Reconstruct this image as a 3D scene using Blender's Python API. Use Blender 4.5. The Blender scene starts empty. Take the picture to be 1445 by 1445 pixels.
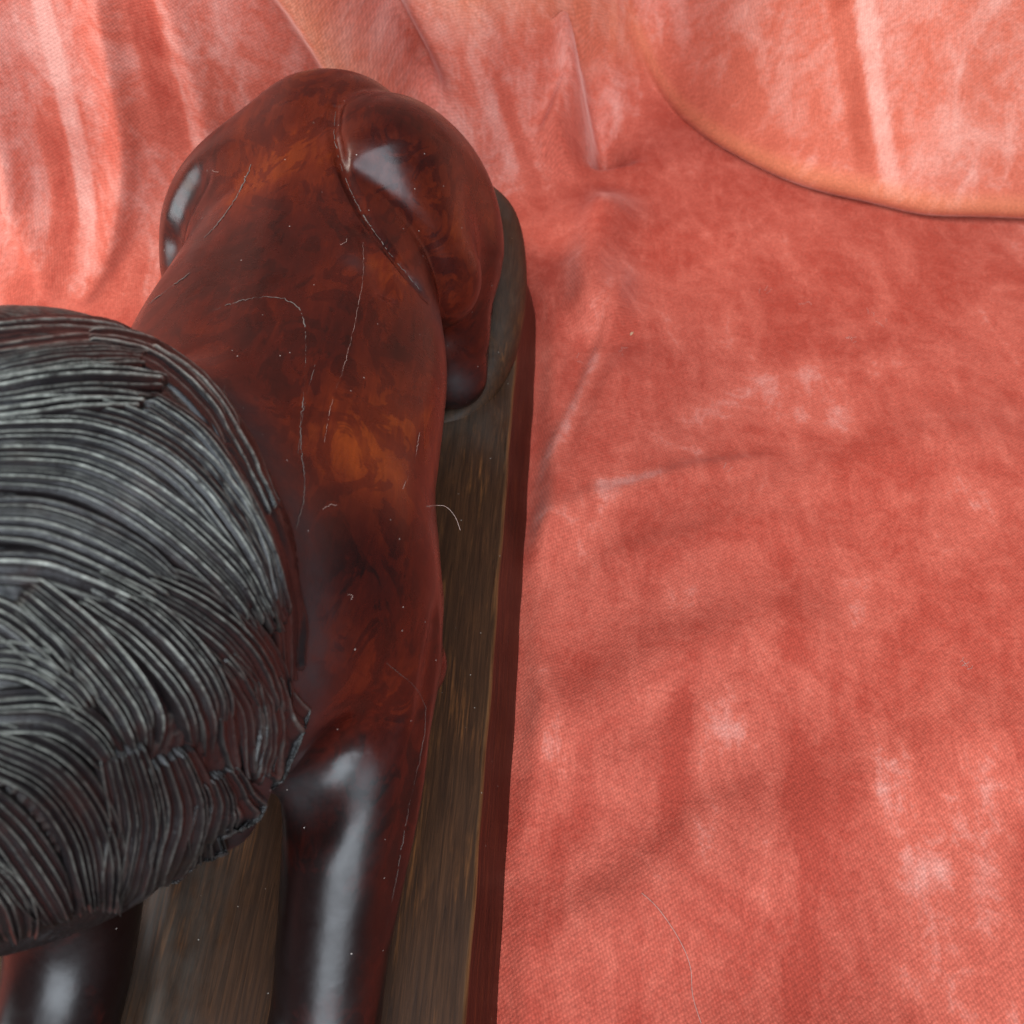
import bpy, bmesh, math, random
import numpy as np
from mathutils import Matrix, Vector

random.seed(7); rng = np.random.default_rng(7)
sc = bpy.context.scene
col = sc.collection

# ------------------------------------------------------------------ camera
S = 1445.0; FPX = 1418.0
PITCH, YAW = math.radians(50.0), math.radians(3.1)
CAM = np.array([0.0224, 0.0, 0.435])
cp, sp, cyw, syw = math.cos(PITCH), math.sin(PITCH), math.cos(YAW), math.sin(YAW)
FWD = np.array([-syw*cp, cyw*cp, -sp]); RGT = np.array([cyw, syw, 0.0]); UPV = np.cross(RGT, FWD)
cd = bpy.data.cameras.new('camera'); cam = bpy.data.objects.new('camera', cd); col.objects.link(cam)
cd.sensor_width = 36; cd.lens = 36*FPX/S; cd.clip_start = 0.01; cd.clip_end = 50
M = Matrix.Identity(4)
for i in range(3):
    M[i][0] = RGT[i]; M[i][1] = UPV[i]; M[i][2] = -FWD[i]; M[i][3] = CAM[i]
cam.matrix_world = M
cd.dof.use_dof = True; cd.dof.focus_distance = 0.42; cd.dof.aperture_fstop = 17.0
sc.camera = cam

# ------------------------------------------------------------------ light
w = bpy.data.worlds.new('World'); sc.world = w; w.use_nodes = True
wn = w.node_tree; wn.nodes['Background'].inputs[0].default_value = (0.80, 0.88, 1.0, 1)
wn.nodes['Background'].inputs[1].default_value = 0.13
def area(name, loc, target, sx, sy, power, color):
    l = bpy.data.lights.new(name, 'AREA'); l.shape = 'RECTANGLE'; l.size = sx; l.size_y = sy
    l.energy = power; l.color = color
    o = bpy.data.objects.new(name, l); col.objects.link(o); o.location = loc
    o.rotation_euler = (Vector(target)-Vector(loc)).to_track_quat('-Z', 'Y').to_euler()
    return o
area('window_light', (0.15, -1.40, 0.95), (-0.05, 0.35, 0.1), 1.35, 0.95, 46, (0.82, 0.91, 1.0))
area('sky_light', (0.05, -0.20, 1.50), (-0.05, 0.30, 0.1), 1.2, 0.9, 24, (0.78, 0.89, 1.0))
area('side_window', (-1.50, 0.20, 0.52), (-0.1, 0.42, 0.12), 0.7, 0.7, 12, (0.82, 0.95, 1.0))
area('warm_light', (-1.3, 0.35, 1.2), (0.0, 0.60, 0.1), 0.5, 0.5, 17, (1.0, 0.90, 0.80))
sc.view_settings.view_transform = 'Standard'; sc.view_settings.look = 'None'
sc.view_settings.exposure = 0.0; sc.view_settings.gamma = 1.0
sc.cycles.use_denoising = True
sc.cycles.sample_clamp_indirect = 4.0

# ------------------------------------------------------------------ helpers
def rays(px):
    px = np.atleast_2d(np.asarray(px, float))
    d = FWD[None]*FPX + RGT[None]*(px[:, :1]-S/2) - UPV[None]*(px[:, 1:2]-S/2)
    return d/np.linalg.norm(d, axis=1, keepdims=True)
def march(f, px, t0=0.08, t1=0.95, n=90):
    """points where the sight lines through the pixels px touch the solid f (else the nearest pass)"""
    d = rays(px); t = np.full(len(d), t0); best = np.full(len(d), 9.0); bt = t.copy(); act = np.arange(len(d))
    for i in range(n):
        if not len(act): break
        ta = t[act]; s = f(CAM[None]+d[act]*ta[:, None])
        m = s < best[act]; best[act] = np.where(m, s, best[act]); bt[act] = np.where(m, ta, bt[act])
        t[act] = ta+s*0.7; act = act[(s > 1.5e-4) & (t[act] < t1)]
    return CAM[None]+d*bt[:, None]
def grad(f, P, e=6e-4):
    K4 = np.array([(1, -1, -1), (-1, -1, 1), (-1, 1, -1), (1, 1, 1)], float); g = 0
    for q in K4: g = g+q[None]*f(P+q*e*0.577)[:, None]
    return g/np.maximum(np.linalg.norm(g, axis=1, keepdims=True), 1e-9)
def smin(a, b, k):
    h = np.clip(k-np.abs(a-b), 0, None)/k
    return np.minimum(a, b)-h*h*k*0.25
def smax(a, b, k): return -smin(-a, -b, k)
def cone(P, a, b, ra, rb):
    a = np.asarray(a, float); b = np.asarray(b, float); ba = b-a
    h = np.clip(((P-a)@ba)/(ba@ba), 0, 1)
    return np.linalg.norm(P-a-h[:, None]*ba, axis=1)-(ra+(rb-ra)*h)
_chains = {}
def chain(P, pts, k=0.008):
    key = repr(pts)
    if key not in _chains:
        q = np.array([(*p, r) for p, r in pts]); out = []
        for i in range(len(q)-1):
            p0, p1, p2, p3 = q[max(i-1, 0)], q[i], q[i+1], q[min(i+2, len(q)-1)]
            for t in np.arange(8)/8: out.append(0.5*(2*p1+(p2-p0)*t+(2*p0-5*p1+4*p2-p3)*t*t+(3*p1-p0-3*p2+p3)*t**3))
        out.append(q[-1]); _chains[key] = np.array(out)
    q = _chains[key]; lo = (q[:, :3]-q[:, 3:]).min(0); hi = (q[:, :3]+q[:, 3:]).max(0)
    bb = np.linalg.norm(np.maximum(np.maximum(lo-P, P-hi), 0), axis=1); d = bb+0.02; m = bb < 0.03
    if m.any():
        Pm = P[m]; e = None
        for a, b in zip(q[:-1], q[1:]):
            c = cone(Pm, a[:3], b[:3], a[3], b[3]); e = c if e is None else np.minimum(e, c)
        d[m] = e
    return d
def rotm(ax, ay, az):
    from mathutils import Euler
    return np.array(Euler((math.radians(ax), math.radians(ay), math.radians(az))).to_matrix())
def ell(P, c, r, rot=(0, 0, 0)):
    Q = (P-np.asarray(c, float))@rotm(*rot); r = np.asarray(r, float)
    k0 = np.linalg.norm(Q/r, axis=1); k1 = np.linalg.norm(Q/(r*r), axis=1)
    return k0*(k0-1)/np.maximum(k1, 1e-6)
def smooth_table(ys, vs, n=400):
    t = np.linspace(ys[0], ys[-1], n); v = np.interp(t, ys, vs)
    k = np.ones(25)/25
    for _ in range(3): v = np.convolve(np.pad(v, 12, mode='edge'), k, 'valid')
    return t, v
# value noise for numpy
_perm = rng.random((64, 64, 64)).astype(np.float32)
def vnoise(P, f):
    Q = P*f; I = np.floor(Q).astype(int); F = Q-I; F = F*F*(3-2*F); r = 0
    for dx in (0, 1):
        for dy in (0, 1):
            for dz in (0, 1):
                wgt = (F[:, 0] if dx else 1-F[:, 0])*(F[:, 1] if dy else 1-F[:, 1])*(F[:, 2] if dz else 1-F[:, 2])
                r = r+wgt*_perm[(I[:, 0]+dx) % 64, (I[:, 1]+dy) % 64, (I[:, 2]+dz) % 64]
    return r*2-1
def surface_net(f, lo, hi, h):
    """quads of the zero level of f on a regular lattice"""
    ax = [np.arange(lo[i], hi[i], h) for i in range(3)]; n = [len(a) for a in ax]
    K = 4; n = [((k-1)//K)*K+1 for k in n]; ax = [q[:k] for q, k in zip(ax, n)]
    cg = np.stack(np.meshgrid(*[q[::K] for q in ax], indexing='ij'), -1); cn = cg.shape[:3]
    CV = f(cg.reshape(-1, 3)).reshape(cn)
    V = np.repeat(np.repeat(np.repeat(CV, K, 0), K, 1), K, 2)[:n[0], :n[1], :n[2]].astype(np.float32)
    band = np.zeros([k-1 for k in cn], bool)
    near = np.abs(CV) < K*h*2.4
    for dx in (0, 1):
        for dy in (0, 1):
            for dz in (0, 1): band |= near[dx:cn[0]-1+dx, dy:cn[1]-1+dy, dz:cn[2]-1+dz]
    fine = np.zeros(n, bool); B = np.argwhere(band)*K
    for dx in range(K+1):
        for dy in range(K+1):
            for dz in range(K+1): fine[B[:, 0]+dx, B[:, 1]+dy, B[:, 2]+dz] = True
    FI = np.argwhere(fine)
    for i0 in range(0, len(FI), 400000):
        q = FI[i0:i0+400000]
        V[q[:, 0], q[:, 1], q[:, 2]] = f(np.stack([ax[j][q[:, j]] for j in range(3)], 1))
    ins = V < 0
    c = np.zeros([k-1 for k in n], np.int8)
    for dx in (0, 1):
        for dy in (0, 1):
            for dz in (0, 1):
                c += ins[dx:n[0]-1+dx, dy:n[1]-1+dy, dz:n[2]-1+dz]
    act = (c > 0) & (c < 8); idx = np.full(c.shape, -1, np.int64); A = np.argwhere(act)
    idx[act] = np.arange(len(A))
    acc = np.zeros((len(A), 3)); cnt = np.zeros(len(A))
    corners = [(a, b, d) for a in (0, 1) for b in (0, 1) for d in (0, 1)]
    for a in corners:
        for k in range(3):
            if a[k] == 0:
                b = list(a); b[k] = 1
                va = V[A[:, 0]+a[0], A[:, 1]+a[1], A[:, 2]+a[2]]; vb = V[A[:, 0]+b[0], A[:, 1]+b[1], A[:, 2]+b[2]]
                m = (va < 0) != (vb < 0); t = np.where(m, va/np.where(m, va-vb, 1), 0)
                p = np.repeat(np.array(a, float)[None], len(A), 0); p[:, k] += t
                acc += p*m[:, None]; cnt += m
    P = (A+acc/cnt[:, None])*h+np.array(lo)
    quads = []
    for k in range(3):
        o = [j for j in range(3) if j != k]
        sl = [slice(None)]*3; sl2 = [slice(None)]*3; sl[k] = slice(0, n[k]-1); sl2[k] = slice(1, n[k])
        cross = ins[tuple(sl)] != ins[tuple(sl2)]; E = np.argwhere(cross)
        E = E[(E[:, o[0]] > 0) & (E[:, o[1]] > 0) & (E[:, o[0]] < n[o[0]]-1) & (E[:, o[1]] < n[o[1]]-1)]
        q = []
        for (da, db) in ((-1, -1), (0, -1), (0, 0), (-1, 0)):
            e = E.copy(); e[:, o[0]] += da; e[:, o[1]] += db; q.append(idx[e[:, 0], e[:, 1], e[:, 2]])
        q = np.stack(q, 1); flip = ins[E[:, 0], E[:, 1], E[:, 2]]
        if k == 1: flip = ~flip
        q[~flip] = q[~flip][:, ::-1]; quads.append(q)
    return P, np.concatenate(quads)
def mesh_obj(name, V, Fq, mat, parent=None, attrs=None, normals=None, loc=None):
    me = bpy.data.meshes.new(name)
    V = np.asarray(V, float)
    me.from_pydata(V.tolist(), [], [tuple(int(i) for i in q) for q in Fq] if not isinstance(Fq, np.ndarray) else Fq.tolist())
    me.polygons.foreach_set('use_smooth', [True]*len(me.polygons))
    for k, v in (attrs or {}).items():
        a = me.attributes.new(k, 'FLOAT', 'POINT'); a.data.foreach_set('value', np.asarray(v, np.float32))
    me.update()
    if normals is not None: me.normals_split_custom_set_from_vertices(normals.tolist())
    me.materials.append(mat)
    o = bpy.data.objects.new(name, me); col.objects.link(o)
    if parent: o.parent = parent
    return o
def tube(pts, rad, seg=6, flat=1.0, nrm=None):
    pts = np.asarray(pts, float); n = len(pts); T = np.gradient(pts, axis=0); T /= np.linalg.norm(T, axis=1, keepdims=True)+1e-12
    V = []; Fq = []
    for i in range(n):
        N = np.array([0, 0, 1.0]) if nrm is None else nrm[i]
        B = np.cross(T[i], N); B /= np.linalg.norm(B)+1e-12; N = np.cross(B, T[i])
        r = rad[i] if hasattr(rad, '__len__') else rad
        for k in range(seg):
            a = 2*math.pi*k/seg; V.append(pts[i]+B*math.cos(a)*r+N*math.sin(a)*r*flat)
    for i in range(n-1):
        for k in range(seg):
            Fq.append((i*seg+k, i*seg+(k+1) % seg, (i+1)*seg+(k+1) % seg, (i+1)*seg+k))
    return V, Fq
def dense(poly, n):
    poly = np.asarray(poly, float); s = np.r_[0, np.cumsum(np.linalg.norm(np.diff(poly, axis=0), axis=1))]
    # Catmull-Rom through the points, then resampled
    out = []
    for i in range(len(poly)-1):
        p0 = poly[max(i-1, 0)]; p1 = poly[i]; p2 = poly[i+1]; p3 = poly[min(i+2, len(poly)-1)]
        for t in np.linspace(0, 1, 24, endpoint=False):
            out.append(0.5*((2*p1)+(-p0+p2)*t+(2*p0-5*p1+4*p2-p3)*t*t+(-p0+3*p1-3*p2+p3)*t**3))
    out.append(poly[-1]); out = np.array(out)
    s = np.r_[0, np.cumsum(np.linalg.norm(np.diff(out, axis=0), axis=1))]; t = np.linspace(0, s[-1], n)
    return np.stack([np.interp(t, s, out[:, k]) for k in range(out.shape[1])], 1)

# ------------------------------------------------------------------ materials
class NT:
    def __init__(s, name):
        s.m = bpy.data.materials.new(name); s.m.use_nodes = True; s.t = s.m.node_tree
        s.b = s.t.nodes['Principled BSDF']; s.tc = s.t.nodes.new('ShaderNodeTexCoord')
    def n(s, typ, **kw):
        nd = s.t.nodes.new(typ)
        for k, v in kw.items(): setattr(nd, k, v)
        return nd
    def l(s, a, b): s.t.links.new(a, b)
    def mapping(s, scale, rot=(0, 0, 0), src=None):
        m = s.n('ShaderNodeMapping'); m.inputs['Scale'].default_value = scale; m.inputs['Rotation'].default_value = rot
        s.l(src or s.tc.outputs['Object'], m.inputs['Vector']); return m.outputs[0]
    def noise(s, vec, scale, detail=4, rough=0.55, dist=0.0):
        n = s.n('ShaderNodeTexNoise'); n.inputs['Scale'].default_value = scale; n.inputs['Detail'].default_value = detail
        n.inputs['Roughness'].default_value = rough; n.inputs['Distortion'].default_value = dist
        s.l(vec, n.inputs['Vector']); return n.outputs['Fac']
    def ramp(s, fac, stops):
        r = s.n('ShaderNodeValToRGB'); e = r.color_ramp.elements
        while len(e) < len(stops): e.new(0.5)
        for el, (p, c) in zip(e, stops):
            el.position = p; el.color = (*c, 1) if hasattr(c, '__len__') else (c, c, c, 1)
        s.l(fac, r.inputs['Fac']); return r.outputs['Color']
    def mix(s, fac, a, b, blend='MIX'):
        m = s.n('ShaderNodeMix', data_type='RGBA', blend_type=blend)
        for sock, v in ((m.inputs['Factor'], fac), (m.inputs['A'], a), (m.inputs['B'], b)):
            if hasattr(v, 'type') and hasattr(v, 'links'): s.l(v, sock)
            elif hasattr(v, '__len__'): sock.default_value = (*v, 1)
            else: sock.default_value = v
        return m.outputs['Result']
    def math(s, op, a, b=0.5, clamp=False):
        m = s.n('ShaderNodeMath', operation=op); m.use_clamp = clamp
        for sock, v in ((m.inputs[0], a), (m.inputs[1], b)):
            if hasattr(v, 'links'): s.l(v, sock)
            else: sock.default_value = v
        return m.outputs[0]
    def attr(s, name):
        a = s.n('ShaderNodeAttribute'); a.attribute_name = name; return a.outputs['Fac']
    def bump(s, h, strength=0.3, dist=0.001, prev=None):
        b = s.n('ShaderNodeBump'); b.inputs['Strength'].default_value = strength; b.inputs['Distance'].default_value = dist
        s.l(h, b.inputs['Height'])
        if prev: s.l(prev, b.inputs['Normal'])
        return b.outputs[0]
    def set(s, **kw):
        for k, v in kw.items():
            sock = s.b.inputs[k.replace('_', ' ')]
            if hasattr(v, 'links'): s.l(v, sock)
            elif hasattr(v, '__len__'): sock.default_value = (*v, 1) if len(v) == 3 else v
            else: sock.default_value = v
        return s.m

def specks(k, scale, size):
    v = k.n('ShaderNodeTexVoronoi'); v.inputs['Scale'].default_value = scale; k.l(k.tc.outputs['Object'], v.inputs['Vector'])
    near = k.math('LESS_THAN', v.outputs['Distance'], size)
    sep = k.n('ShaderNodeSeparateColor'); k.l(v.outputs['Color'], sep.inputs[0])
    return k.math('MULTIPLY', near, k.math('GREATER_THAN', sep.outputs[0], 0.94))

def polished_wood():
    k = NT('polished_mahogany')
    warp = k.mapping((1, 0.55, 1))
    big = k.noise(warp, 26, 5, 0.6, 1.2)
    tone = k.math('ADD', k.attr('tone'), k.math('MULTIPLY', k.math('SUBTRACT', big, 0.5), 0.75))
    edge = k.ramp(k.noise(k.mapping((1.2, 0.7, 1.2)), 40, 4, 0.6, 2.0), [(0.50, 0.0), (0.535, 1.0)])
    tone = k.math('SUBTRACT', tone, k.math('MULTIPLY', edge, 0.13))
    tone = k.math('ADD', tone, k.math('MULTIPLY', k.math('SUBTRACT', k.noise(k.mapping((60, 9, 60)), 5, 5, 0.7, 0.6), 0.5), 0.32))
    c = k.ramp(tone, [(0.14, (0.0070, 0.0018, 0.0014)), (0.38, (0.035, 0.0037, 0.0017)), (0.60, (0.080, 0.0094, 0.0024)), (1.0, (0.25, 0.044, 0.005))])
    grain = k.noise(k.mapping((85, 5, 85)), 6, 7, 0.72, 0.3)
    c = k.mix(0.45, c, k.ramp(grain, [(0.3, 0.42), (0.7, 1.15)]), 'MULTIPLY')
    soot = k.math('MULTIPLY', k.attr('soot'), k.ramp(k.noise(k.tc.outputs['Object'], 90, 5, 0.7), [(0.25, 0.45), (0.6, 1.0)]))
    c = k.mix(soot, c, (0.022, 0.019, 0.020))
    dust = specks(k, 330, 0.085)
    c = k.mix(k.math('MULTIPLY', dust, 0.75), c, (0.42, 0.36, 0.32))
    smudge = k.noise(k.tc.outputs['Object'], 38, 6, 0.7, 0.6)
    r = k.math('ADD', k.math('MULTIPLY', k.ramp(smudge, [(0.3, 0.0), (0.75, 1.0)]), 0.20), 0.20)
    r = k.math('ADD', r, k.math('MULTIPLY', soot, 0.30))
    r = k.math('ADD', r, k.math('MULTIPLY', dust, 0.4))
    r = k.math('ADD', r, k.math('MULTIPLY', k.attr('handled'), 0.08))
    b = k.bump(k.noise(k.tc.outputs['Object'], 60, 3, 0.5), 0.07, 0.004)
    b = k.bump(grain, 0.05, 0.0006, b)
    return k.set(Base_Color=c, Roughness=r, Normal=b, Specular_IOR_Level=0.36)

def mane_wood():
    k = NT('carved_mane_wood')
    n1 = k.noise(k.tc.outputs['Object'], 70, 6, 0.7)
    c = k.ramp(n1, [(0.3, (0.006, 0.005, 0.0055)), (0.55, (0.012, 0.009, 0.009)), (0.8, (0.026, 0.011, 0.009))])
    dusty = k.math('MULTIPLY', k.attr('ridge'), k.ramp(k.noise(k.tc.outputs['Object'], 230, 7, 0.85), [(0.36, 0.0), (0.66, 1.0)]))
    c = k.mix(k.math('MULTIPLY', dusty, 0.85, True), c, (0.48, 0.48, 0.41))
    r = k.math('ADD', k.math('MULTIPLY', dusty, 0.35), k.math('ADD', k.math('MULTIPLY', n1, 0.2), 0.22))
    b = k.bump(k.noise(k.tc.outputs['Object'], 900, 4, 0.7), 0.45, 0.0004)
    return k.set(Base_Color=c, Roughness=r, Normal=b, Specular_IOR_Level=0.3)

def plinth_wood():
    k = NT('worn_plinth_wood')
    g = k.noise(k.mapping((110, 4.0, 60)), 6, 8, 0.70, 0.9)
    top = k.ramp(g, [(0.22, (0.010, 0.0048, 0.0028)), (0.5, (0.036, 0.0150, 0.0066)), (0.82, (0.085, 0.034, 0.013))])
    patch = k.ramp(k.noise(k.mapping((1.0, 0.28, 1.0)), 55, 5, 0.65), [(0.50, 0.0), (0.72, 1.0)])
    streak = k.ramp(k.noise(k.mapping((150, 6, 60)), 4, 4, 0.6), [(0.5, 0.0), (0.68, 1.0)])
    top = k.mix(k.math('MULTIPLY', k.math('MULTIPLY', patch, streak), 0.85), top, (0.24, 0.090, 0.026))
    grey = k.math('MULTIPLY', k.attr('dust'), k.ramp(k.noise(k.mapping((1, 0.5, 1)), 60, 5, 0.65), [(0.3, 0.1), (0.65, 1.0)]))
    top = k.mix(k.math('MULTIPLY', grey, 0.38), top, (0.10, 0.10, 0.088))
    side = k.ramp(k.noise(k.mapping((60, 8, 200)), 4, 5, 0.6), [(0.30, (0.009, 0.0032, 0.0024)), (0.55, (0.034, 0.0068, 0.0038)), (0.80, (0.11, 0.026, 0.008))])
    c = k.mix(k.attr('side'), top, side)
    c = k.mix(k.math('MULTIPLY', k.attr('worn'), k.ramp(g, [(0.3, 0.1), (0.6, 0.9)])), c, (0.30, 0.135, 0.05))
    d = specks(k, 330, 0.08); c = k.mix(k.math('MULTIPLY', d, 0.7), c, (0.45, 0.40, 0.34))
    r = k.math('ADD', 0.38, k.math('MULTIPLY', g, 0.18)); r = k.math('SUBTRACT', r, k.math('MULTIPLY', k.attr('side'), 0.14))
    b = k.bump(g, 0.30, 0.0009)
    return k.set(Base_Color=c, Roughness=r, Normal=b, Specular_IOR_Level=0.16)

def velvet():
    k = NT('crushed_velvet')
    uv = k.tc.outputs['UV']
    p1 = k.ramp(k.noise(k.mapping((1.0, 0.8, 1), (0, 0, 0.6), uv), 15, 6, 0.62, 0.8), [(0.42, 0.0), (0.68, 1.0)])
    p2 = k.ramp(k.noise(k.mapping((1.4, 0.5, 1), (0, 0, -0.2), uv), 30, 6, 0.68, 0.6), [(0.48, 0.0), (0.70, 1.0)])
    p3 = k.ramp(k.noise(uv, 75, 6, 0.75, 0.8), [(0.42, 0.0), (0.75, 1.0)])
    pile = k.math('ADD', k.math('MULTIPLY', p1, 0.30), k.math('ADD', k.math('MULTIPLY', p2, 0.28), k.math('MULTIPLY', p3, 0.26)), True)
    pile = k.math('ADD', pile, k.attr('pile'), True)
    fine = k.noise(uv, 520, 4, 0.75)
    c = k.ramp(pile, [(0.0, (0.35, 0.050, 0.030)), (0.42, (0.49, 0.106, 0.068)), (1.0, (0.66, 0.31, 0.25))])
    c = k.mix(k.math('MULTIPLY', k.attr('bend'), 0.45, True), c, (0.72, 0.28, 0.13))      # warm glow along the fold ridges, painted into the cloth colour
    def weave(scale, rot):
        wv = k.n('ShaderNodeTexWave', wave_type='BANDS', bands_direction='X'); wv.inputs['Scale'].default_value = scale
        wv.inputs['Distortion'].default_value = 2.2; wv.inputs['Detail'].default_value = 3; wv.inputs['Detail Scale'].default_value = 2.5
        k.l(k.mapping((1, 1, 1), (0, 0, rot), uv), wv.inputs['Vector']); return wv.outputs['Fac']
    twill = k.math('MULTIPLY', k.math('ADD', 0.35, weave(225, -0.25)), k.math('ADD', 0.35, weave(185, 0.95)))
    c = k.mix(0.38, c, k.ramp(twill, [(0.10, 0.60), (1.0, 1.30)]), 'MULTIPLY')
    c = k.mix(0.55, c, k.ramp(fine, [(0.32, 0.55), (0.68, 1.38)]), 'MULTIPLY')
    h = k.math('ADD', k.math('MULTIPLY', twill, 0.6), fine)
    b = k.bump(h, 0.30, 0.0005)
    b = k.bump(k.noise(uv, 60, 4, 0.6), 0.35, 0.0016, b)
    k.set(Base_Color=c, Roughness=0.75, Normal=b, Specular_IOR_Level=0.15, Sheen_Weight=k.math('ADD', 0.15, k.math('MULTIPLY', pile, 0.55)),
          Sheen_Roughness=0.38)
    k.b.inputs['Sheen Tint'].default_value = (1.0, 0.62, 0.54, 1)
    return k.m

def plain(name, c, rough):
    k = NT(name); n = k.noise(k.tc.outputs['Object'], 300, 3)
    return k.set(Base_Color=k.mix(n, [x*0.7 for x in c], c), Roughness=rough)
WOOD, MANE, PLINTH, VELVET = polished_wood(), mane_wood(), plinth_wood(), velvet()
CRACK = plain('dusty_crack', (0.13, 0.105, 0.09), 0.8); LINT = plain('lint', (0.52, 0.36, 0.30), 0.9)
SEAM = plain('dark_scratch', (0.02, 0.012, 0.010), 0.5)

# ------------------------------------------------------------------ the cloth: floor sheet turning up into a backdrop
def sstep(a, b, x):
    t = np.clip((x-a)/(b-a), 0, 1); return t*t*(3-2*t)
def seg_dist(X, Y, poly):
    best = np.full(X.shape, 9.0); par = np.zeros(X.shape); side = np.zeros(X.shape); L = len(poly)-1
    for i in range(L):
        a = np.array(poly[i]); b = np.array(poly[i+1]); ba = b-a
        h = np.clip(((X-a[0])*ba[0]+(Y-a[1])*ba[1])/(ba@ba), 0, 1)
        dx = X-a[0]-h*ba[0]; dy = Y-a[1]-h*ba[1]; d = np.hypot(dx, dy); s = np.sign(ba[0]*dy-ba[1]*dx)
        m = d < best; best = np.where(m, d, best); par = np.where(m, (i+h)/L, par); side = np.where(m, s, side)
    return best, par, side
def cloth():
    nu, nv = 540, 640
    u = np.linspace(-0.80, 0.80, nu); v = np.linspace(-0.30, 1.60, nv); U, V = np.meshgrid(u, v, indexing='ij')
    # left: gentle concave ramp; right: the hanging part rolls over onto the floor
    yr0 = np.interp(U, [-0.1, -0.014, 0.062, 0.142, 0.20, 0.29, 0.375, 0.6, 0.95], [1.02, 0.985, 0.885, 0.765, 0.705, 0.668, 0.672, 0.70, 0.72])
    y0 = np.interp(U, [-0.95, -0.33, -0.2, -0.08, 0.0, 0.08, 0.2, 0.95], [0.60, 0.60, 0.64, 0.68, 0.74, 0.85, 0.95, 1.0])
    for _ in range(2):
        kk = np.ones(9)/9
        yr0 = np.repeat(np.convolve(np.pad(yr0[:, 0], 4, mode='edge'), kk, 'valid')[:, None], nv, 1); y0 = np.repeat(np.convolve(np.pad(y0[:, 0], 4, mode='edge'), kk, 'valid')[:, None], nv, 1)
    # concave profile
    R = 0.10; ang = 1.36
    s = V-(y0-R)
    th = np.clip(s/R, 0, ang)
    yc = np.where(s < 0, V, (y0-R)+R*np.sin(th)+np.clip(s-R*ang, 0, None)*math.cos(ang))
    zc = np.where(s < 0, 0, R*(1-np.cos(th))+np.clip(s-R*ang, 0, None)*math.sin(ang))
    # rolled profile: floor to y0, then a forward curl (convex) and up
    r2 = 0.010+0.006*sstep(0.02, 0.25, U); s2 = V-yr0; a2 = 2.5
    th2 = np.clip(s2/r2, 0, a2)
    # centre of curl above floor; starts pointing back-under and turns forward/up around
    yb = yr0-r2*np.sin(th2)*0.95; zb = r2*(1-np.cos(th2))
    tail = np.clip(s2-r2*a2, 0, None)
    yr = np.where(s2 < 0, V, yb+tail*0.42); zr = np.where(s2 < 0, 0, zb+tail*0.907)
    k = sstep(0.03, 0.17, U)
    Y = yc*(1-k)+yr*k; Z = zc*(1-k)+zr*k; X = U.copy()
    up = sstep(-0.02, 0.10, s)*(1-k)+k*sstep(0.0, 0.06, s2)      # how much a spot belongs to the hanging part
    # wide soft waves of the hanging cloth (pleats fan out upwards on the left)
    Y += up*(0.020*np.sin(U*14+V*2.2)+0.010*np.sin(U*31-V*3+1.0))*sstep(0.0, 0.35, np.where(U > 0.06, s2, s))
    # floor wrinkles
    fl = 1-up
    def ridge(poly, h, wd, skew=0.0, a=0.0, b=1.0):
        d, p, sd = seg_dist(U, V, poly)
        f = np.exp(-(d/np.where(sd > 0, wd*(1-skew), wd*(1+skew)))**2)
        return h*f*sstep(a-1e-3, a+0.25, p+1e-3)*sstep(b+1e-3, b-0.25, p)
    Z += ridge([(0.012, 0.30), (0.045, 0.42), (0.075, 0.52)], 0.010, 0.014, 0.3)
    Z += ridge([(0.045, 0.50), (0.045, 0.58), (0.06, 0.70)], 0.020, 0.020, 0.2)
    Z += ridge([(0.00, 0.20), (0.09, 0.27), (0.20, 0.31)], 0.006, 0.020)
    Z += ridge([(0.00, 0.10), (0.10, 0.16), (0.22, 0.23), (0.33, 0.25)], 0.006, 0.024)
    Z += ridge([(0.00, 0.02), (0.10, 0.08), (0.20, 0.10)], 0.005, 0.018)
    Z += ridge([(0.014, 0.36), (0.035, 0.44), (0.058, 0.52), (0.075, 0.60)], 0.006, 0.006, 0.4)
    Z += ridge([(0.012, 0.335), (0.05, 0.372), (0.11, 0.40), (0.17, 0.415)], 0.0036, 0.009, 0.3)
    Z += ridge([(0.012, 0.285), (0.06, 0.33), (0.13, 0.355), (0.20, 0.36)], 0.0026, 0.014, 0.3)
    Z += ridge([(0.02, 0.19), (0.07, 0.215), (0.13, 0.26), (0.17, 0.30)], 0.0026, 0.014, 0.3)
    Z += ridge([(0.02, 0.13), (0.06, 0.15), (0.10, 0.19), (0.14, 0.205)], 0.0022, 0.012, 0.3)
    Z += ridge([(0.10, 0.36), (0.20, 0.40), (0.32, 0.46)], 0.005, 0.022)
    P = np.stack([U, V, 0*U], -1).reshape(-1, 3)
    wr = (vnoise(P, 9)*0.004+vnoise(P+3, 22)*0.0018+vnoise(P*np.array([1, 0.5, 1])+7, 40)*0.0008).reshape(U.shape)
    under = sstep(0.02, -0.01, U)*sstep(-0.22, -0.19, U)*sstep(0.62, 0.57, V)      # pressed flat below the plinth
    Z = Z+wr*(0.7+0.8*up)*(1-0.95*under)
    Z = np.where((under > 0.5), np.minimum(Z, 0.001), Z)
    Z += 0.004*fl*(1-under)
    bn = vnoise(np.stack([0*U, V, 0*U], -1).reshape(-1, 3)+2.3, 26).reshape(U.shape)
    Z += (0.0045+0.0035*bn)*np.exp(-((U-0.022-0.004*bn)/0.0075)**2)*sstep(-0.2, 0.0, V)*sstep(0.62, 0.5, V)
    # deep folds of the backdrop
    def fold(poly, h, wd, skew=0.0, a=0.15):
        d, p, sd = seg_dist(U, V, poly)
        return h*np.exp(-(d/np.where(sd > 0, wd*(1-skew), wd*(1+skew)))**2)*sstep(-1e-3, a, p)
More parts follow.
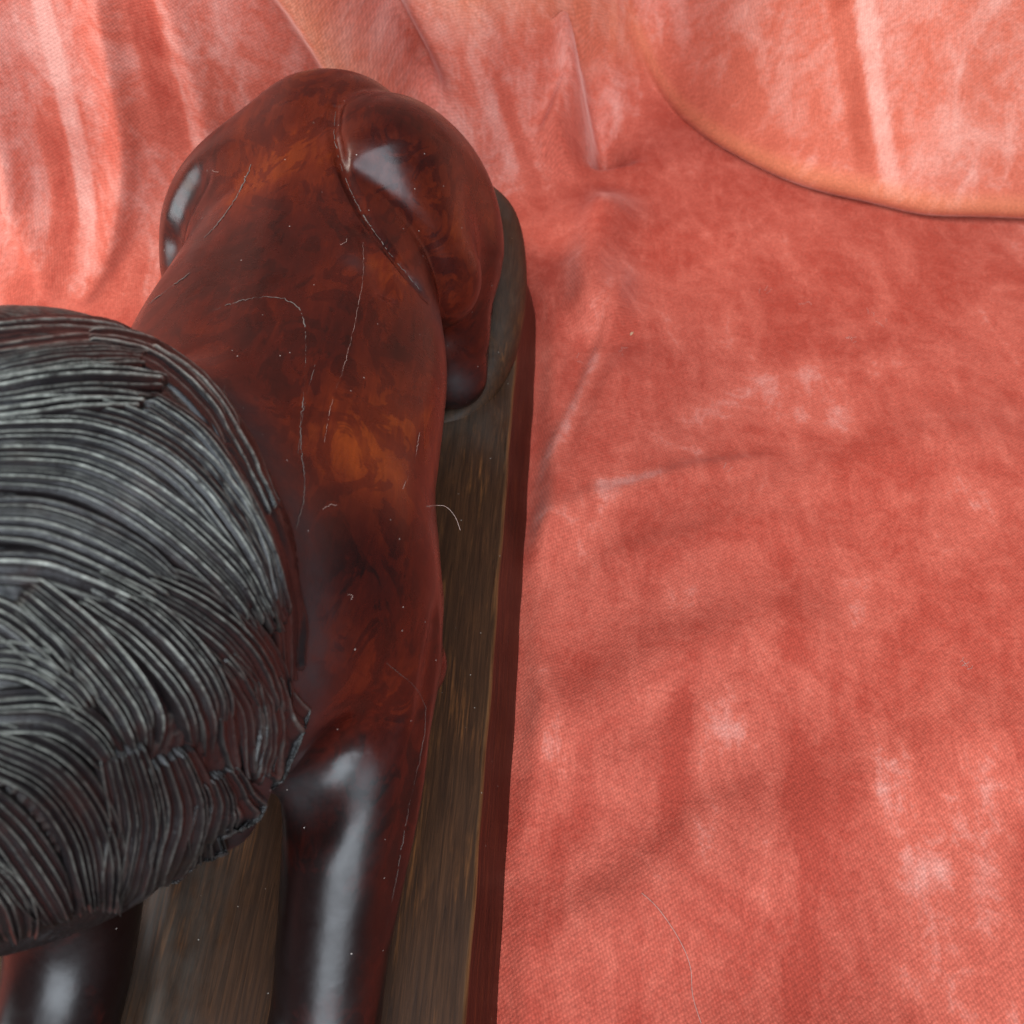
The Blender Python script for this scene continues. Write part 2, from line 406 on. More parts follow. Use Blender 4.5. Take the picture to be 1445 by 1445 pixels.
    Y -= fold([(-0.095, 0.69), (-0.128, 0.745), (-0.17, 0.82), (-0.25, 1.0)], 0.045, 0.016, 0.0)
    Y += fold([(-0.070, 0.70), (-0.105, 0.755), (-0.14, 0.83), (-0.21, 1.0)], 0.060, 0.016)
    Y -= fold([(-0.305, 0.52), (-0.352, 0.60), (-0.345, 0.70), (-0.36, 0.9)], 0.016, 0.010, 0.3)
    Y -= fold([(-0.300, 0.52), (-0.285, 0.58), (-0.268, 0.66), (-0.262, 0.75)], 0.012, 0.009, -0.3)
    Y -= fold([(-0.315, 0.52), (-0.375, 0.56), (-0.42, 0.62), (-0.5, 0.8)], 0.016, 0.012)
    Y -= fold([(-0.22, 0.60), (-0.215, 0.68), (-0.225, 0.8)], 0.008, 0.010)
    Y -= fold([(-0.04, 0.68), (-0.035, 0.76), (-0.06, 0.9)], 0.010, 0.013)
    Z += fold([(0.010, 0.70), (0.028, 0.765), (0.022, 0.80)], 0.030, 0.013, 0.2)
    Z -= fold([(0.065, 0.72), (0.052, 0.775), (0.034, 0.82)], 0.030, 0.014)
    pile = np.zeros(U.shape)
    # long pressed bands left by folding
    for x0, wdt, amt, dx in ((0.295, 0.006, .45, -.28), (0.281, 0.007, -.4, -.28), (0.029, 0.006, .3, -.46), (0.043, 0.006, -.3, -.46), (-0.236, 0.010, -.35, -.03), (-0.221, 0.005, .3, -.03), (-0.258, 0.005, .35, -.03),
                             (-0.303, 0.006, .35, 0.0), (-0.318, 0.008, -.3, 0.02), (-0.352, 0.007, .3, 0.05), (0.36, 0.008, -.25, -.25), (0.20, 0.006, .25, -.3)):
        xx = U-(x0+dx*(V-0.6)); pile += amt*np.exp(-(xx/wdt)**6)*up*sstep(-0.5, 0.3, vnoise(np.stack([U, V*0.5, 0*U], -1).reshape(-1, 3)+x0*9, 16).reshape(U.shape))
    pile += 0.34*up  # hanging part paler: the front light it catches is put into the colour
    nz = (0.5+0.5*vnoise(np.stack([U, V, 0*U], -1).reshape(-1, 3)*np.array([1, 0.8, 1])+5, 30)).reshape(U.shape)
    for poly, wdt, amt in (([(0.16, 0.08), (0.178, 0.16), (0.187, 0.26)], 0.010, .24), ([(0.205, 0.08), (0.225, 0.2), (0.235, 0.3)], 0.011, .22), ([(0.075, 0.08), (0.098, 0.17), (0.115, 0.30)], 0.010, .24), ([(0.060, 0.08), (0.080, 0.17), (0.097, 0.28)], 0.006, -.35),
                           ([(0.125, 0.08), (0.14, 0.16), (0.15, 0.36)], 0.008, -.25), ([(0.10, 0.43), (0.13, 0.46), (0.20, 0.50)], 0.014, .35), ([(0.012, 0.345), (0.05, 0.38), (0.11, 0.405)], 0.006, .45), ([(0.016, 0.37), (0.038, 0.45), (0.062, 0.53)], 0.005, .4)):
        d, p, sd = seg_dist(U, V, poly); pile += amt*np.exp(-(d/wdt)**2)*sstep(0.25, 0.65, nz)*sstep(0, .15, p)*sstep(1, .85, p)
    for (qx, qy, rr, am) in ((1280, 705, 9, .6), (1100, 830, 8, .5), (1100, 850, 22, .3), (1040, 1040, 26, .5), (960, 1045, 20, .3), (1240, 1122, 9, .7), (1257, 1083, 6, .6), (850, 702, 12, .5), (955, 640, 34, .45), (1130, 580, 26, .4), (1190, 590, 22, .4), (800, 385, 10, .6), (810, 365, 9, .5), (1330, 1150, 24, .35), (1320, 1230, 18, .45), (940, 1130, 30, .3), (780, 1060, 26, .35), (1290, 1395, 26, .5), (930, 1250, 18, .4), (765, 960, 12, .5), (1400, 1240, 22, .3), (890, 1350, 24, .3), (1190, 470, 16, .35), (1390, 700, 24, .3), (1345, 1000, 20, .3)):
        c3 = rays([(qx, qy)])[0]; t3 = (0.004-CAM[2])/c3[2]; q3 = CAM+c3*t3; rw = rr*t3/FPX
        pile += 0.55*am*np.exp(-(((U-q3[0])/rw)**2+((V-q3[1])/(rw*1.25))**2)**0.8)*(0.6+0.8*nz)*(1-up)
    bend = k*np.exp(-((th2-1.5)/0.8)**2)*(s2 > 0)+0.8*np.exp(-(seg_dist(U, V, [(-0.095, 0.69), (-0.128, 0.745), (-0.17, 0.82)])[0]/0.010)**2)+0.7*np.exp(-(seg_dist(U, V, [(-0.06, 0.80), (0.01, 0.84), (0.06, 0.86)])[0]/0.03)**2)  # mask of the painted peach glow on the curl and folds
    Vv = np.stack([X, Y, Z], -1).reshape(-1, 3)
    I = np.arange(nu*nv).reshape(nu, nv)
    Fq = np.stack([I[:-1, :-1], I[1:, :-1], I[1:, 1:], I[:-1, 1:]], -1).reshape(-1, 4)
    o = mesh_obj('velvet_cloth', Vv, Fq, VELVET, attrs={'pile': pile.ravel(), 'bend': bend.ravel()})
    uvl = o.data.uv_layers.new(name='UVMap'); li = np.empty(len(o.data.loops), np.int32); o.data.loops.foreach_get('vertex_index', li)
    uvl.data.foreach_set('uv', np.stack([U.ravel(), V.ravel()], 1)[li].astype(np.float32).ravel())
    o['kind'] = 'structure'; o['label'] = 'salmon red crushed velvet cloth spread below and behind the carving'
cloth()

# ------------------------------------------------------------------ the carving
lion = bpy.data.objects.new('carved_lion', None); col.objects.link(lion); lion.location = (0, 0, 0)
lion['label'] = 'polished dark mahogany lion carving with grooved black mane on a long wooden plinth'; lion['category'] = 'sculpture'

ZP = 0.035
MC = np.array([-0.134, 0.158, 0.190])
def mane_base(P):
    d = ell(P, MC, (0.086, 0.087, 0.088))
    d = smin(d, ell(P, (-0.150, 0.144, 0.172), (0.074, 0.068, 0.066)), 0.03)
    d = smin(d, ell(P, (-0.122, 0.210, 0.189), (0.040, 0.043, 0.047)), 0.025)
    return d+0.0011*(np.sin(P[:, 0]*95+1)*np.sin(P[:, 1]*88+P[:, 2]*40)+np.sin(P[:, 2]*120+P[:, 0]*50))
YS = [0.125, 0.145, 0.18, 0.25, 0.33, 0.40, 0.46, 0.495, 0.52, 0.545]
_top = smooth_table(YS, [0.160, 0.172, 0.188, 0.190, 0.183, 0.180, 0.188, 0.190, 0.180, 0.13])
_bot = smooth_table(YS, [0.135, 0.112, 0.090, 0.085, 0.092, 0.10, 0.10, 0.10, 0.105, 0.115])
_cx = smooth_table(YS, [-0.10, -0.098, -0.094, -0.091, -0.094, -0.096, -0.101, -0.101, -0.098, -0.096])
_ax = smooth_table(YS, [0.025, 0.050, 0.062, 0.069, 0.071, 0.058, 0.053, 0.048, 0.036, 0.010])
def trunk(P):
    y = P[:, 1]
    top = np.interp(y, *_top); bot = np.interp(y, *_bot); cx = np.interp(y, *_cx); ax = np.interp(y, *_ax)
    cz = (top+bot)/2; az = np.maximum((top-bot)/2, 0.006)
    q = (np.abs((P[:, 0]-cx)/ax)**2.1+np.abs((P[:, 2]-cz)/az)**2.1)**(1/2.1)
    d = (q-1)*np.minimum(ax, az)
    return np.maximum(d, np.maximum(y-0.55, 0.122-y))
def base_body(P):
    d = trunk(P)
    # haunches
    hr = smin(ell(P, (-0.055, 0.472, 0.124), (0.041, 0.048, 0.066), (20, -20, -10)), chain(P, [((-0.045, 0.452, 0.100), 0.034), ((-0.036, 0.425, 0.075), 0.022)]), 0.02)
    hr = smin(hr, chain(P, [((-0.036, 0.428, 0.072), 0.019), ((-0.028, 0.468, 0.060), 0.014), ((-0.031, 0.452, 0.052), 0.016), ((-0.033, 0.417, 0.054), 0.0190)], 0.010), 0.010)
    hl = smin(ell(P, (-0.143, 0.452, 0.116), (0.046, 0.052, 0.056), (22, 20, 8)), chain(P, [((-0.150, 0.43, 0.09), 0.034), ((-0.160, 0.40, 0.07), 0.022)]), 0.02)
    hl = smin(hl, chain(P, [((-0.160, 0.405, 0.07), 0.019), ((-0.165, 0.45, 0.058), 0.015), ((-0.165, 0.415, 0.046), 0.018)], 0.010), 0.010)
    d = smin(d, hl, 0.022); hr = smin(hr, cone(P, (-0.067, 0.442, 0.1535), (-0.041, 0.404, 0.130), 0.0360, 0.0265), 0.026); d = smin(d, hr, 0.004)
    # shoulders and front legs
    sr = smin(ell(P, (-0.050, 0.205, 0.122), (0.032, 0.048, 0.055), (-20, 0, 0)), cone(P, (-0.042, 0.212, 0.104), (-0.030, 0.211, 0.084), 0.024, 0.0145), 0.014)
    d = smin(d, sr, 0.022)
    lr = chain(P, [((-0.046, 0.185, 0.115), 0.030), ((-0.042, 0.150, 0.100), 0.0245), ((-0.046, 0.108, 0.068), 0.020), ((-0.048, 0.085, 0.050), 0.0195), ((-0.050, 0.062, 0.046), 0.0205), ((-0.050, 0.045, 0.044), 0.019)], 0.012)
    ll = chain(P, [((-0.140, 0.180, 0.115), 0.030), ((-0.138, 0.135, 0.095), 0.026), ((-0.139, 0.103, 0.065), 0.022), ((-0.141, 0.080, 0.052), 0.021), ((-0.142, 0.055, 0.046), 0.021)], 0.012)
    d = smin(d, lr, 0.012); d = smin(d, ll, 0.014)
    d = smin(d, mane_base(P)+0.0040, 0.034)
    # neck under the mane, head turned to the lion's right, ears, tail
    d = smin(d, cone(P, (-0.105, 0.195, 0.15), (-0.17, 0.15, 0.19), 0.05, 0.05), 0.02)
    Ph = P-np.array([0.022, -0.022, 0.045])
    h = smin(ell(Ph, (-0.245, 0.150, 0.150), (0.042, 0.040, 0.042)), ell(Ph, (-0.285, 0.140, 0.135), (0.030, 0.024, 0.024)), 0.02)
    h = smin(h, ell(Ph, (-0.307, 0.134, 0.141), (0.010, 0.013, 0.008)), 0.006)
    for sy in (-1, 1):
        h = smax(h, -ell(Ph, (-0.283, 0.145+sy*0.022, 0.158), (0.009, 0.006, 0.007)), 0.005)
        h = smin(h, ell(Ph, (-0.228, 0.152+sy*0.036, 0.190), (0.010, 0.014, 0.016)), 0.006)
    h = smax(h, -cone(Ph, (-0.318, 0.12, 0.124), (-0.290, 0.162, 0.124), 0.0025, 0.0025), 0.003)
    d = smin(d, h, 0.014)
    d = smin(d, chain(P, [((-0.098, 0.53, 0.15), 0.013), ((-0.094, 0.554, 0.135), 0.011), ((-0.085, 0.566, 0.112), 0.010)], 0.012), 0.01)
    return d
# carved creases: tool lines that run over the surface
def on_body(px): return march(base_body, px)
CREASES = []
for poly, r, dep, ks in (([(474, 150), (472, 190), (484, 240), (512, 300), (552, 358), (598, 415)], 0.0032, 0.0022, 0.0018),
                     ([(268, 262), (250, 300), (240, 345)], 0.016, 0.005, 0.006),
                     ([(515, 330), (530, 380), (545, 410)], 0.006, 0.0015, 0.004),
                     ([(392, 1130), (440, 1100), (500, 1065), (545, 1040)], 0.012, 0.0018, 0.008),
                     ([(615, 880), (600, 980), (580, 1100), (545, 1300)], 0.004, 0.0006, 0.006)):
    p = dense(poly, 9); q = on_body(p); n = grad(base_body, q); CREASES.append((q+n*(r-dep), r, ks))
def body(P):
    d = base_body(P)
    for q, r, ks in CREASES:
        lo = q.min(0)-r-0.01; hi = q.max(0)+r+0.01
        m = np.all((P > lo) & (P < hi), axis=1)
        if m.any():
            Pm = P[m]; g = None
            for i in range(len(q)-1):
                c = cone(Pm, q[i], q[i+1], r, r); g = c if g is None else np.minimum(g, c)
            d[m] = smax(d[m], -g, ks)
    return d

V, Fq = surface_net(body, (-0.31, 0.015, 0.03), (0.004, 0.585, 0.262), 0.0018)
g = grad(body, V); V = V-g*np.clip(body(V), -0.001, 0.001)[:, None]; N = grad(body, V, 1.6e-3)
tone = np.full(len(V), 0.40); soot = np.zeros(len(V))
for px, py, rad, amt in ((530, 600, .030, .22), (600, 640, .03, .18), (480, 640, .022, .2), (550, 390, .016, .30), (440, 190, .03, .16), (370, 260, .03, .16), (600, 230, .022, .12), (350, 340, .035, -.2), (480, 330, .03, .05),
                         (430, 480, .03, -.12), (500, 800, .05, .02), (480, 950, .045, .08), (640, 640, .02, .15), (470, 1300, .05, -.28), (80, 1400, .06, -.3), (650, 400, .02, .12), (560, 170, .03, -.1), (660, 330, .03, .15)):
    c = march(body, [(px, py)])[0]; tone += amt*np.exp(-(np.linalg.norm(V-c, axis=1)/rad)**2)
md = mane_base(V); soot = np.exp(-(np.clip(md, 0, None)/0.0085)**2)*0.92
for px, py, rad, amt in ((365, 690, .008, .7), (405, 770, .006, .7), (330, 610, .006, .7), (590, 400, .007, .5), (620, 450, .012, .7), (650, 545, .012, .8), (420, 1110, .010, .7), (505, 370, .006, .5)):
    c = march(body, [(px, py)])[0]; soot = np.maximum(soot, amt*np.exp(-(np.linalg.norm(V-c, axis=1)/rad)**2))
deg = np.zeros(len(V)); np.add.at(deg, Fq.ravel(), 1)
leg = (V[:, 1] < 0.165) & (V[:, 2] < 0.125)
for _ in range(8):      # polish the legs' shading
    acc = np.zeros_like(N); fn = N[Fq].mean(1)
    for j in range(4): np.add.at(acc, Fq[:, j], fn)
    acc /= np.maximum(np.linalg.norm(acc, axis=1, keepdims=True), 1e-9); N = np.where(leg[:, None], acc, N)
body_o = mesh_obj('body', V, Fq, WOOD, lion, {'tone': tone, 'soot': soot, 'handled': sstep(0.175, 0.13, V[:, 1])*sstep(0.15, 0.11, V[:, 2])}, N)

# ------------------------------------------------------------------ mane: core and carved locks
def mane_groove(P):
    # grooves that run from the crown down: bands of constant angle about the axis of the neck, bent by noise
    Q = P-MC; a = np.arctan2(Q[:, 1], Q[:, 2])*0.098; b = np.arctan2(Q[:, 0], np.hypot(Q[:, 1], Q[:, 2]))*0.098
    n = vnoise(P, 14)*0.02
    return np.sin((a+0.12*b+n*0.5)*2*math.pi/0.0035)
V, Fq = surface_net(mane_base, (-0.24, 0.055, 0.07), (-0.035, 0.28, 0.290), 0.0015)
N = grad(mane_base, V, 9e-4); gr = mane_groove(V); V2 = V+N*(gr*0.0005-0.0008)[:, None]
mane_o = mesh_obj('mane', V2, Fq, MANE, lion, {'ridge': np.clip(gr, 0, 1)*0.3*sstep(0.0, 0.7, N[:, 2])})
mane_o['label'] = 'black carved mane with deep curved grooves, dusty on the ridges'

LOCKS = [  # guide line in the photograph traced back onto the mane, half width in px, thickness mm, ridges
    ([(-40, 1215), (10, 1270), (30, 1330)], 46, 1.5, 6), ([(-60, 1110), (20, 1190), (95, 1310)], 46, 1.8, 7),
    ([(300, 1090), (318, 1140), (290, 1220)], 50, 1.5, 9), ([(372, 950), (385, 1030), (365, 1110)], 40, 1.2, 8),
    ([(235, 1060), (262, 1150), (225, 1262)], 50, 1.8, 8), ([(165, 1050), (190, 1160), (160, 1295)], 48, 2.0, 8),
    ([(-40, 1040), (70, 1090), (130, 1180), (140, 1290)], 50, 2.3, 8),
    ([(300, 930), (350, 1000), (352, 1095)], 46, 2.0, 8), ([(-60, 500), (80, 480), (178, 474)], 16, 0.6, 3), ([(-60, 535), (100, 505), (214, 508)], 22, 1.4, 6),
    ([(-60, 470), (60, 458), (150, 462), (200, 478)], 15, 0.5, 3), ([(110, 478), (215, 500), (300, 575), (350, 665)], 24, 0.9, 5), ([(200, 480), (285, 540), (345, 630), (390, 730)], 20, 0.7, 4),
    ([(296, 620), (366, 728), (404, 850), (408, 960)], 24, 0.9, 4), ([(190, 560), (282, 625), (358, 755), (388, 880)], 30, 1.4, 7),
    ([(-60, 560), (110, 535), (238, 542)], 18, 2.2, 4), ([(-60, 590), (110, 565), (218, 572)], 20, 2.6, 4),
    ([(-60, 605), (120, 600), (250, 660), (345, 775), (390, 890)], 40, 2.2, 8),
    ([(-60, 660), (100, 665), (220, 725), (320, 815), (370, 900)], 42, 2.6, 8),
    ([(-60, 735), (60, 740), (170, 785), (250, 840)], 40, 3.0, 7),
    ([(-60, 800), (50, 800), (120, 822), (185, 850)], 28, 3.2, 4),
    ([(190, 815), (275, 860), (350, 930), (390, 1030)], 42, 2.6, 8),
    ([(-60, 1010), (60, 1005), (130, 1040), (170, 1100)], 34, 2.8, 5),
    ([(110, 825), (205, 890), (275, 975), (305, 1075)], 46, 3.4, 8),
    ([(-60, 930), (30, 930), (95, 965), (140, 1020)], 34, 3.2, 5),
    ([(25, 828), (110, 900), (185, 990), (215, 1080)], 42, 4.0, 7),
    ([(-70, 855), (0, 870), (60, 915), (100, 960)], 30, 3.8, 5),
]
def under_locks(P): return np.minimum(base_body(P), mane_base(P)+0.0002)
for li, (poly, hw, th, nr) in enumerate(LOCKS):
    nr = max(3, round(nr*1.1)); na, nc = 160, nr*14+1
    ctr = dense(poly, na); T = np.gradient(ctr, axis=0); T /= np.linalg.norm(T, axis=1, keepdims=True); B = np.stack([-T[:, 1], T[:, 0]], 1)
    a = np.linspace(0, 1, na)[:, None]; c = np.linspace(-1, 1, nc)[None]
    taper = (0.75+0.35*np.sin(a*math.pi*0.8+0.3))*(1-0.25*sstep(0.75, 1.0, a))
    jag = np.repeat(rng.normal(0, 0.03, nr+1), 14)[:nc][None]
    bend = rng.normal(0, 0.05)
    ac = np.clip(a+jag*a, 0, 1.15)     # the ridges end at slightly different lengths
    px = np.stack([np.interp(ac, a[:, 0], ctr[:, k])+np.interp(ac, a[:, 0], B[:, k])*(c+bend*np.sin(a*3))*hw*taper for k in (0, 1)], -1).reshape(-1, 2)
    P = march(mane_base, px, n=45); N = grad(under_locks, P, 2e-3)
    for _ in range(2): P = P-N*under_locks(P)[:, None]*0.9
    N = grad(under_locks, P, 2e-3)
    wd = rng.uniform(0.45, 1.6, nr); cum = np.r_[0, np.cumsum(wd)]/wd.sum()*2-1      # ridges of unequal width
    cc = np.clip(c+0.05/nr*np.cumsum(rng.normal(0, 0.30, (na, 1)), 0)+0*a, -0.999, 0.999)
    ph = np.interp(cc, cum, np.arange(nr+1))
    var = rng.uniform(0.3, 1.15, nr+2); idx = np.clip(np.rint(ph).astype(int), 0, nr+1)
    q = np.abs(2*(ph-np.floor(ph))-1)
    rd = q**1.4+0.16*np.abs(np.cos(ph*math.pi*3+li))
    edge = sstep(0, 0.20, 1-np.abs(c))*sstep(0, 0.07, a)*sstep(0, 0.04+0.26*rng.random()**2, 1-a)
    chatter = (vnoise(P, 340).reshape(na, nc)*0.00010+vnoise(P, 190).reshape(na, nc)*0.00018)*(1+2.5*sstep(0.86, 1.0, a)+2*sstep(0.08, 0.0, a))
    dome = (1-0.35*c*c)*(0.7+0.5*a)
    H = edge*(th*0.00045*dome+0.0016*rd*var[idx]+chatter)-0.0016*(1-edge)
    Vv = P+N*H.reshape(-1)[:, None]
    I = np.arange(na*nc).reshape(na, nc); Fq = np.stack([I[:-1, :-1], I[:-1, 1:], I[1:, 1:], I[1:, :-1]], -1).reshape(-1, 4)
    mesh_obj('mane_lock', Vv, Fq, MANE, mane_o, {'ridge': (sstep(0.62, 0.92, q)*edge*var[idx]).ravel()*(0.12+0.88*sstep(0.05, 0.75, N[:, 2]))})

# ------------------------------------------------------------------ plinth
def plinth():
    ys = np.r_[np.linspace(-0.16, 0.46, 150), np.linspace(0.464, 0.635, 90)]
    def xr(y): 
        t = np.clip((y-0.50)/0.135, 0, 1); return -0.10*(1-np.sqrt(np.clip(1-t**2.4, 0, 1)))
    def xl(y):
        t = np.clip((y-0.50)/0.135, 0, 1); return -0.20+0.09*(1-np.sqrt(np.clip(1-t**2.4, 0, 1)))
    nt = 110; V = []; at = {'side': [], 'worn': [], 'dust': []}
    foot = np.array([-0.033, 0.447])
    for y in ys:
        r, l = xr(y), xl(y); wob = 0.0002*math.sin(y*60)+0.00015*math.sin(y*143+1)
        sec = []
        fl = 0.011
        sec += [(l-fl, 0.0, 1, 0, 0), (l-fl*0.5, 0.018, 1, 0, 0), (l-0.0008, ZP-0.0012, 1, 1, 0)]
        for j in range(nt):
            x = l+0.0006+(r-l-0.0012)*min(j/(nt-5), 1) if j < nt-4 else r-0.0006-(0.0012, 0.0008, 0.0004, 0.0)[j-nt+4]
            if j == nt-5: x = r-0.0020
            sec.append((x, None, 0, 0.8*math.exp(-((r-x)/0.0006)**2), 0))
        sec += [(r+0.0006, ZP-0.0014, 0.9, 0.45, 0)]
        sec += [(r+0.0008, ZP-0.0022, 1, 0.0, 0)]
        for f in (0.25, 0.5, 0.75): sec.append((r+0.0008+fl*f, (ZP-0.0014)*(1-f), 1, 0.0, 0))
        sec.append((r+fl, 0.0, 1, 0, 0))
        ztop = None
        for (x, z, sd, wn_, du) in sec:
            if z is None:
                z = ZP-0.0004
                P = np.array([[x, y, 0.0]])
                # rising rim carved round the hind foot, low mound by the front foot
                d = math.hypot((x-foot[0])/0.022, (y-foot[1])/0.040)
                rim = float(sstep(0.42, 0.50, np.array(y)))*float(sstep(-0.040, -0.016, np.array(x)))*0.006
                z += rim*float(sstep(0.85, 1.1, np.array(d)))-0.006*float(sstep(1.05, 0.8, np.array(d)))*float(sstep(-0.06, -0.05, np.array(x)))
                z -= rim*0.4*max(0.0, 1-(r-x)/0.009)**2
                rim2 = 0.008*math.exp(-((x+0.112+0.12*(y-0.1))/0.006)**2)*float(sstep(0.22, 0.12, np.array(y)))
                z += rim2
                du = 0.03+0.97*max(float(sstep(0.40, 0.47, np.array(y)))*0.9, math.exp(-((y-0.40)/0.03)**2)*0.5, math.exp(-((x+0.112)/0.02)**2)*float(sstep(0.25, 0.15, np.array(y))))
                z += 0.0003*math.sin(x*210+y*35)*math.sin(y*90+x*60)
                ztop = z
            elif z > ZP-0.003 and ztop is not None: z = ztop-(ZP-z)+0.0002
            elif sd == 1 and ztop is not None and z > 0: z = z/ZP*ztop
            V.append((x+(wob if sd or x > r-0.002 else 0), y, max(z, 0.0))); at['side'].append(sd); at['worn'].append(wn_); at['dust'].append(du)
    m = len(V)//len(ys); I = np.arange(len(V)).reshape(len(ys), m)
    Fq = np.stack([I[:-1, :-1], I[:-1, 1:], I[1:, 1:], I[1:, :-1]], -1).reshape(-1, 4).tolist()
    Fq.append(list(I[0])[::-1]); Fq.append(list(I[-1]))
    Fq = [q[::-1] for q in Fq]
    V = np.array(V)+np.array([0, 0, 0.003])
    o = mesh_obj('plinth', V, Fq, PLINTH, lion, at); o['label'] = 'worn dark plinth under the lion with reddish side'
    return o
plinth_o = plinth()
def tail(P):
    d = chain(P, [((-0.085, 0.566, 0.112), 0.010), ((-0.060, 0.575, 0.088), 0.011), ((-0.034, 0.574, 0.068), 0.012), ((-0.018, 0.555, 0.060), 0.0145), ((-0.0115, 0.510, 0.0520), 0.0155), ((-0.0125, 0.462, 0.0435), 0.0148), ((-0.019, 0.424, 0.0350), 0.0108), ((-0.034, 0.402, 0.0310), 0.0085), ((-0.052, 0.396, 0.0290), 0.007)])
    return smax(d, 0.030-P[:, 2], 0.003)
V, Fq = surface_net(tail, (-0.10, 0.37, 0.026), (0.012, 0.61, 0.14), 0.0014); N = grad(tail, V, 1.5e-3)
z0 = np.zeros(len(V))
tail_o = mesh_obj('tail', V, Fq, PLINTH, lion, {'side': z0, 'worn': z0, 'dust': 0.10+0.55*np.clip(N[:, 2], 0, 1)**2}, N); tail_o['label'] = 'dusty dark tail sweeping round the hind foot along the plinth edge'

# ------------------------------------------------------------------ cracks, scratches, lint
def surf_line(name, f, poly, wpx, mat, parent, n=60, lift=-0.00002, jitter=0.45):
    p = dense(poly, n); p = p+rng.normal(0, jitter, p.shape)*np.linspace(1, 1, n)[:, None]
    P = march(f, p); N = grad(f, P); P = P+rng.normal(0, 0.00010, P.shape); dep = np.linalg.norm(P-CAM, axis=1)
    wv = wpx/FPX*dep*0.33*(0.35+0.65*np.abs(np.sin(np.linspace(0.15, 3.0, n))))*np.clip(0.55+0.9*np.convolve(rng.normal(0, 1, n+8), np.ones(9)/9, 'valid')*1.6, 0.02, 1.4)
    Vv, Ff = tube(P+N*lift, wv, 5, 0.35, N); return mesh_obj(name, Vv, Ff, mat, parent)
surf_line('crack', body, [(300, 437), (345, 423), (395, 420), (425, 440), (431, 475), (430, 540), (424, 610), (430, 690), (420, 740), (403, 782)], 3.2, CRACK, body_o, 160, jitter=0.6)
surf_line('crack', body, [(355, 232), (335, 275), (310, 312), (288, 335)], 4.5, CRACK, body_o, 50)
surf_line('crack', body, [(268, 385), (228, 415), (195, 440)], 4.0, CRACK, body_o, 40)
surf_line('crack', body, [(474, 155), (472, 192), (484, 242), (512, 302), (550, 357), (592, 408)], 2.6, CRACK, body_o, 70)
surf_line('crack', body, [(445, 515), (430, 570), (420, 640)], 2.0, CRACK, body_o, 40)
surf_line('scratch', body, [(545, 935), (600, 1000), (575, 1150), (550, 1290), (540, 1330)], 0.9, CRACK, body_o, 60)
surf_line('scratch', body, [(512, 340), (511, 400), (490, 500), (468, 570), (458, 625)], 0.9, LINT, body_o, 80)
surf_line('scratch', body, [(592, 610), (585, 650), (568, 690)], 1.2, LINT, body_o, 30)
surf_line('scratch', body, [(318, 530), (314, 580), (308, 605)], 1.4, CRACK, body_o, 30)

def lint():
    Vs, Fs = [], []
    spots = [(480, 345), (455, 720), (490, 840), (300, 240)]
    for (x, y) in spots:
        L = rng.uniform(8, 30); a0 = rng.uniform(0, 6.3); p = [(x, y)]
        for i in range(10): a0 += rng.normal(0, 0.55); p.append((p[-1][0]+math.cos(a0)*L/10, p[-1][1]+math.sin(a0)*L/10))
        P = march(body, dense(p, 22)); N = grad(body, P)
        v, f = tube(P+N*0.0002, 0.00006, 4, 1, N); o = len(Vs); Vs += [tuple(q) for q in v]; Fs += [tuple(i+o for i in q) for q in f]
    o = mesh_obj('lint', Vs, Fs, LINT); o['kind'] = 'stuff'; o['label'] = 'fine pale lint fibres scattered over the polished wood'; o['category'] = 'lint'
lint()

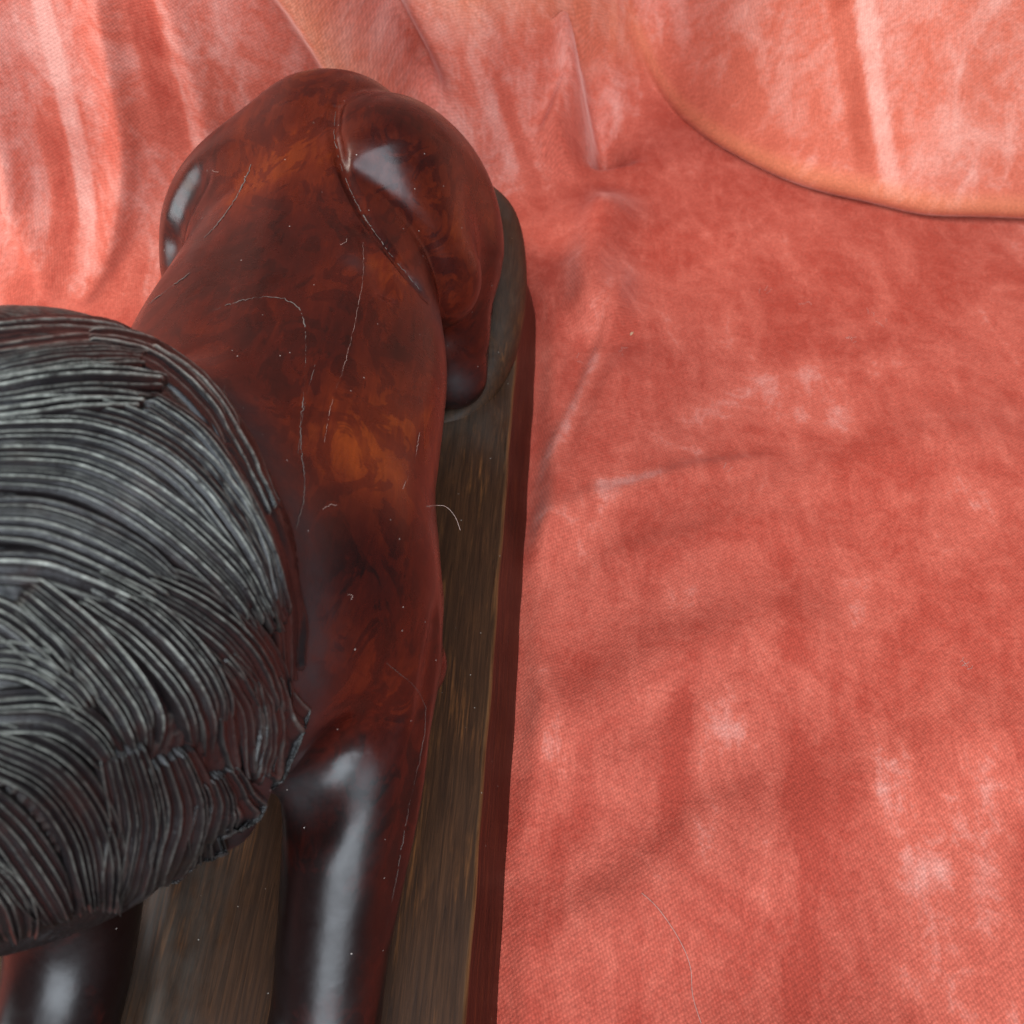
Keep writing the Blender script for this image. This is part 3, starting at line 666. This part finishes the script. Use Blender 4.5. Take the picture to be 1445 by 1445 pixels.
def on_cloth(px, z=0.0075):
    d = rays(px); t = (z-CAM[2])/d[:, 2]; return CAM[None]+d*t[:, None]
CL = bpy.data.objects['velvet_cloth']; bpy.context.view_layer.update()
def drop(P, lift=0.0003):
    out = []
    for p in P:
        hit, loc, nrm, _ = CL.ray_cast(Vector((p[0], p[1], 0.09)), Vector((0, 0, -1)))
        out.append((loc.x, loc.y, loc.z+lift) if hit else tuple(p))
    return np.array(out)
def fluff():
    Vs, Fs = [], []
    for (x, y, n, sp) in ((1240, 445, 4, 12), (1200, 475, 3, 9), (1360, 930, 5, 10), (815, 500, 2, 6), (880, 498, 3, 16), (1080, 400, 3, 12), (1020, 660, 2, 6), (1130, 420, 2, 8)):
        for j in range(n):
            a0 = rng.uniform(0, 6.3) if n > 5 else rng.normal(-0.7, 0.5); L = rng.uniform(4, 16); p = [(x+rng.normal(0, sp*0.6), y+rng.normal(0, sp*0.4))]
            for i in range(5): a0 += rng.normal(0, 0.5); p.append((p[-1][0]+math.cos(a0)*L/5, p[-1][1]+math.sin(a0)*L/5))
            P = drop(on_cloth(dense(p, 10)), 0.0001); v, f = tube(P, 0.00008, 4); o = len(Vs); Vs += [tuple(q) for q in v]; Fs += [tuple(i+o for i in q) for q in f]
    o = mesh_obj('lint', Vs, Fs, LINT); o['kind'] = 'stuff'; o['label'] = 'bits of pale fluff caught in the velvet pile'; o['category'] = 'lint'
fluff()
def hair(P, r, label):
    v, f = tube(P, r, 5); o = mesh_obj('stray_hair', v, f, LINT); o['label'] = label; o['category'] = 'hair'; o['group'] = 'stray hairs'
hair(drop(on_cloth(dense([(905, 1262), (930, 1285), (960, 1325), (976, 1360), (980, 1400), (992, 1440)], 60))), 0.00010, 'long pale hair lying on the velvet near the front of the plinth')
P = march(body, dense([(600, 715), (625, 714), (640, 728), (648, 748)], 30)); hair(P+grad(body, P)*0.0004, 0.00009, 'short curved hair on the edge of the lion\'s flank')
def husk():
    p = drop(on_cloth([(891, 470)]), 0.0008)[0]; bm = bmesh.new(); bmesh.ops.create_uvsphere(bm, u_segments=10, v_segments=7, radius=1)
    for v in bm.verts:
        t = v.co.z; v.co = Vector((v.co.x*0.0007*(1-0.3*t), v.co.y*0.0006, t*0.0020)); v.co.x += 0.0004*t*t
    me = bpy.data.meshes.new('seed_husk'); bm.to_mesh(me); bm.free(); me.materials.append(plain('husk', (0.62, 0.42, 0.25), 0.6))
    o = bpy.data.objects.new('seed_husk', me); col.objects.link(o); o.location = p; o.rotation_euler = (1.5, 0.2, -0.5)
    o['label'] = 'tiny tan seed husk on the velvet beside the rear of the plinth'; o['category'] = 'husk'
husk()
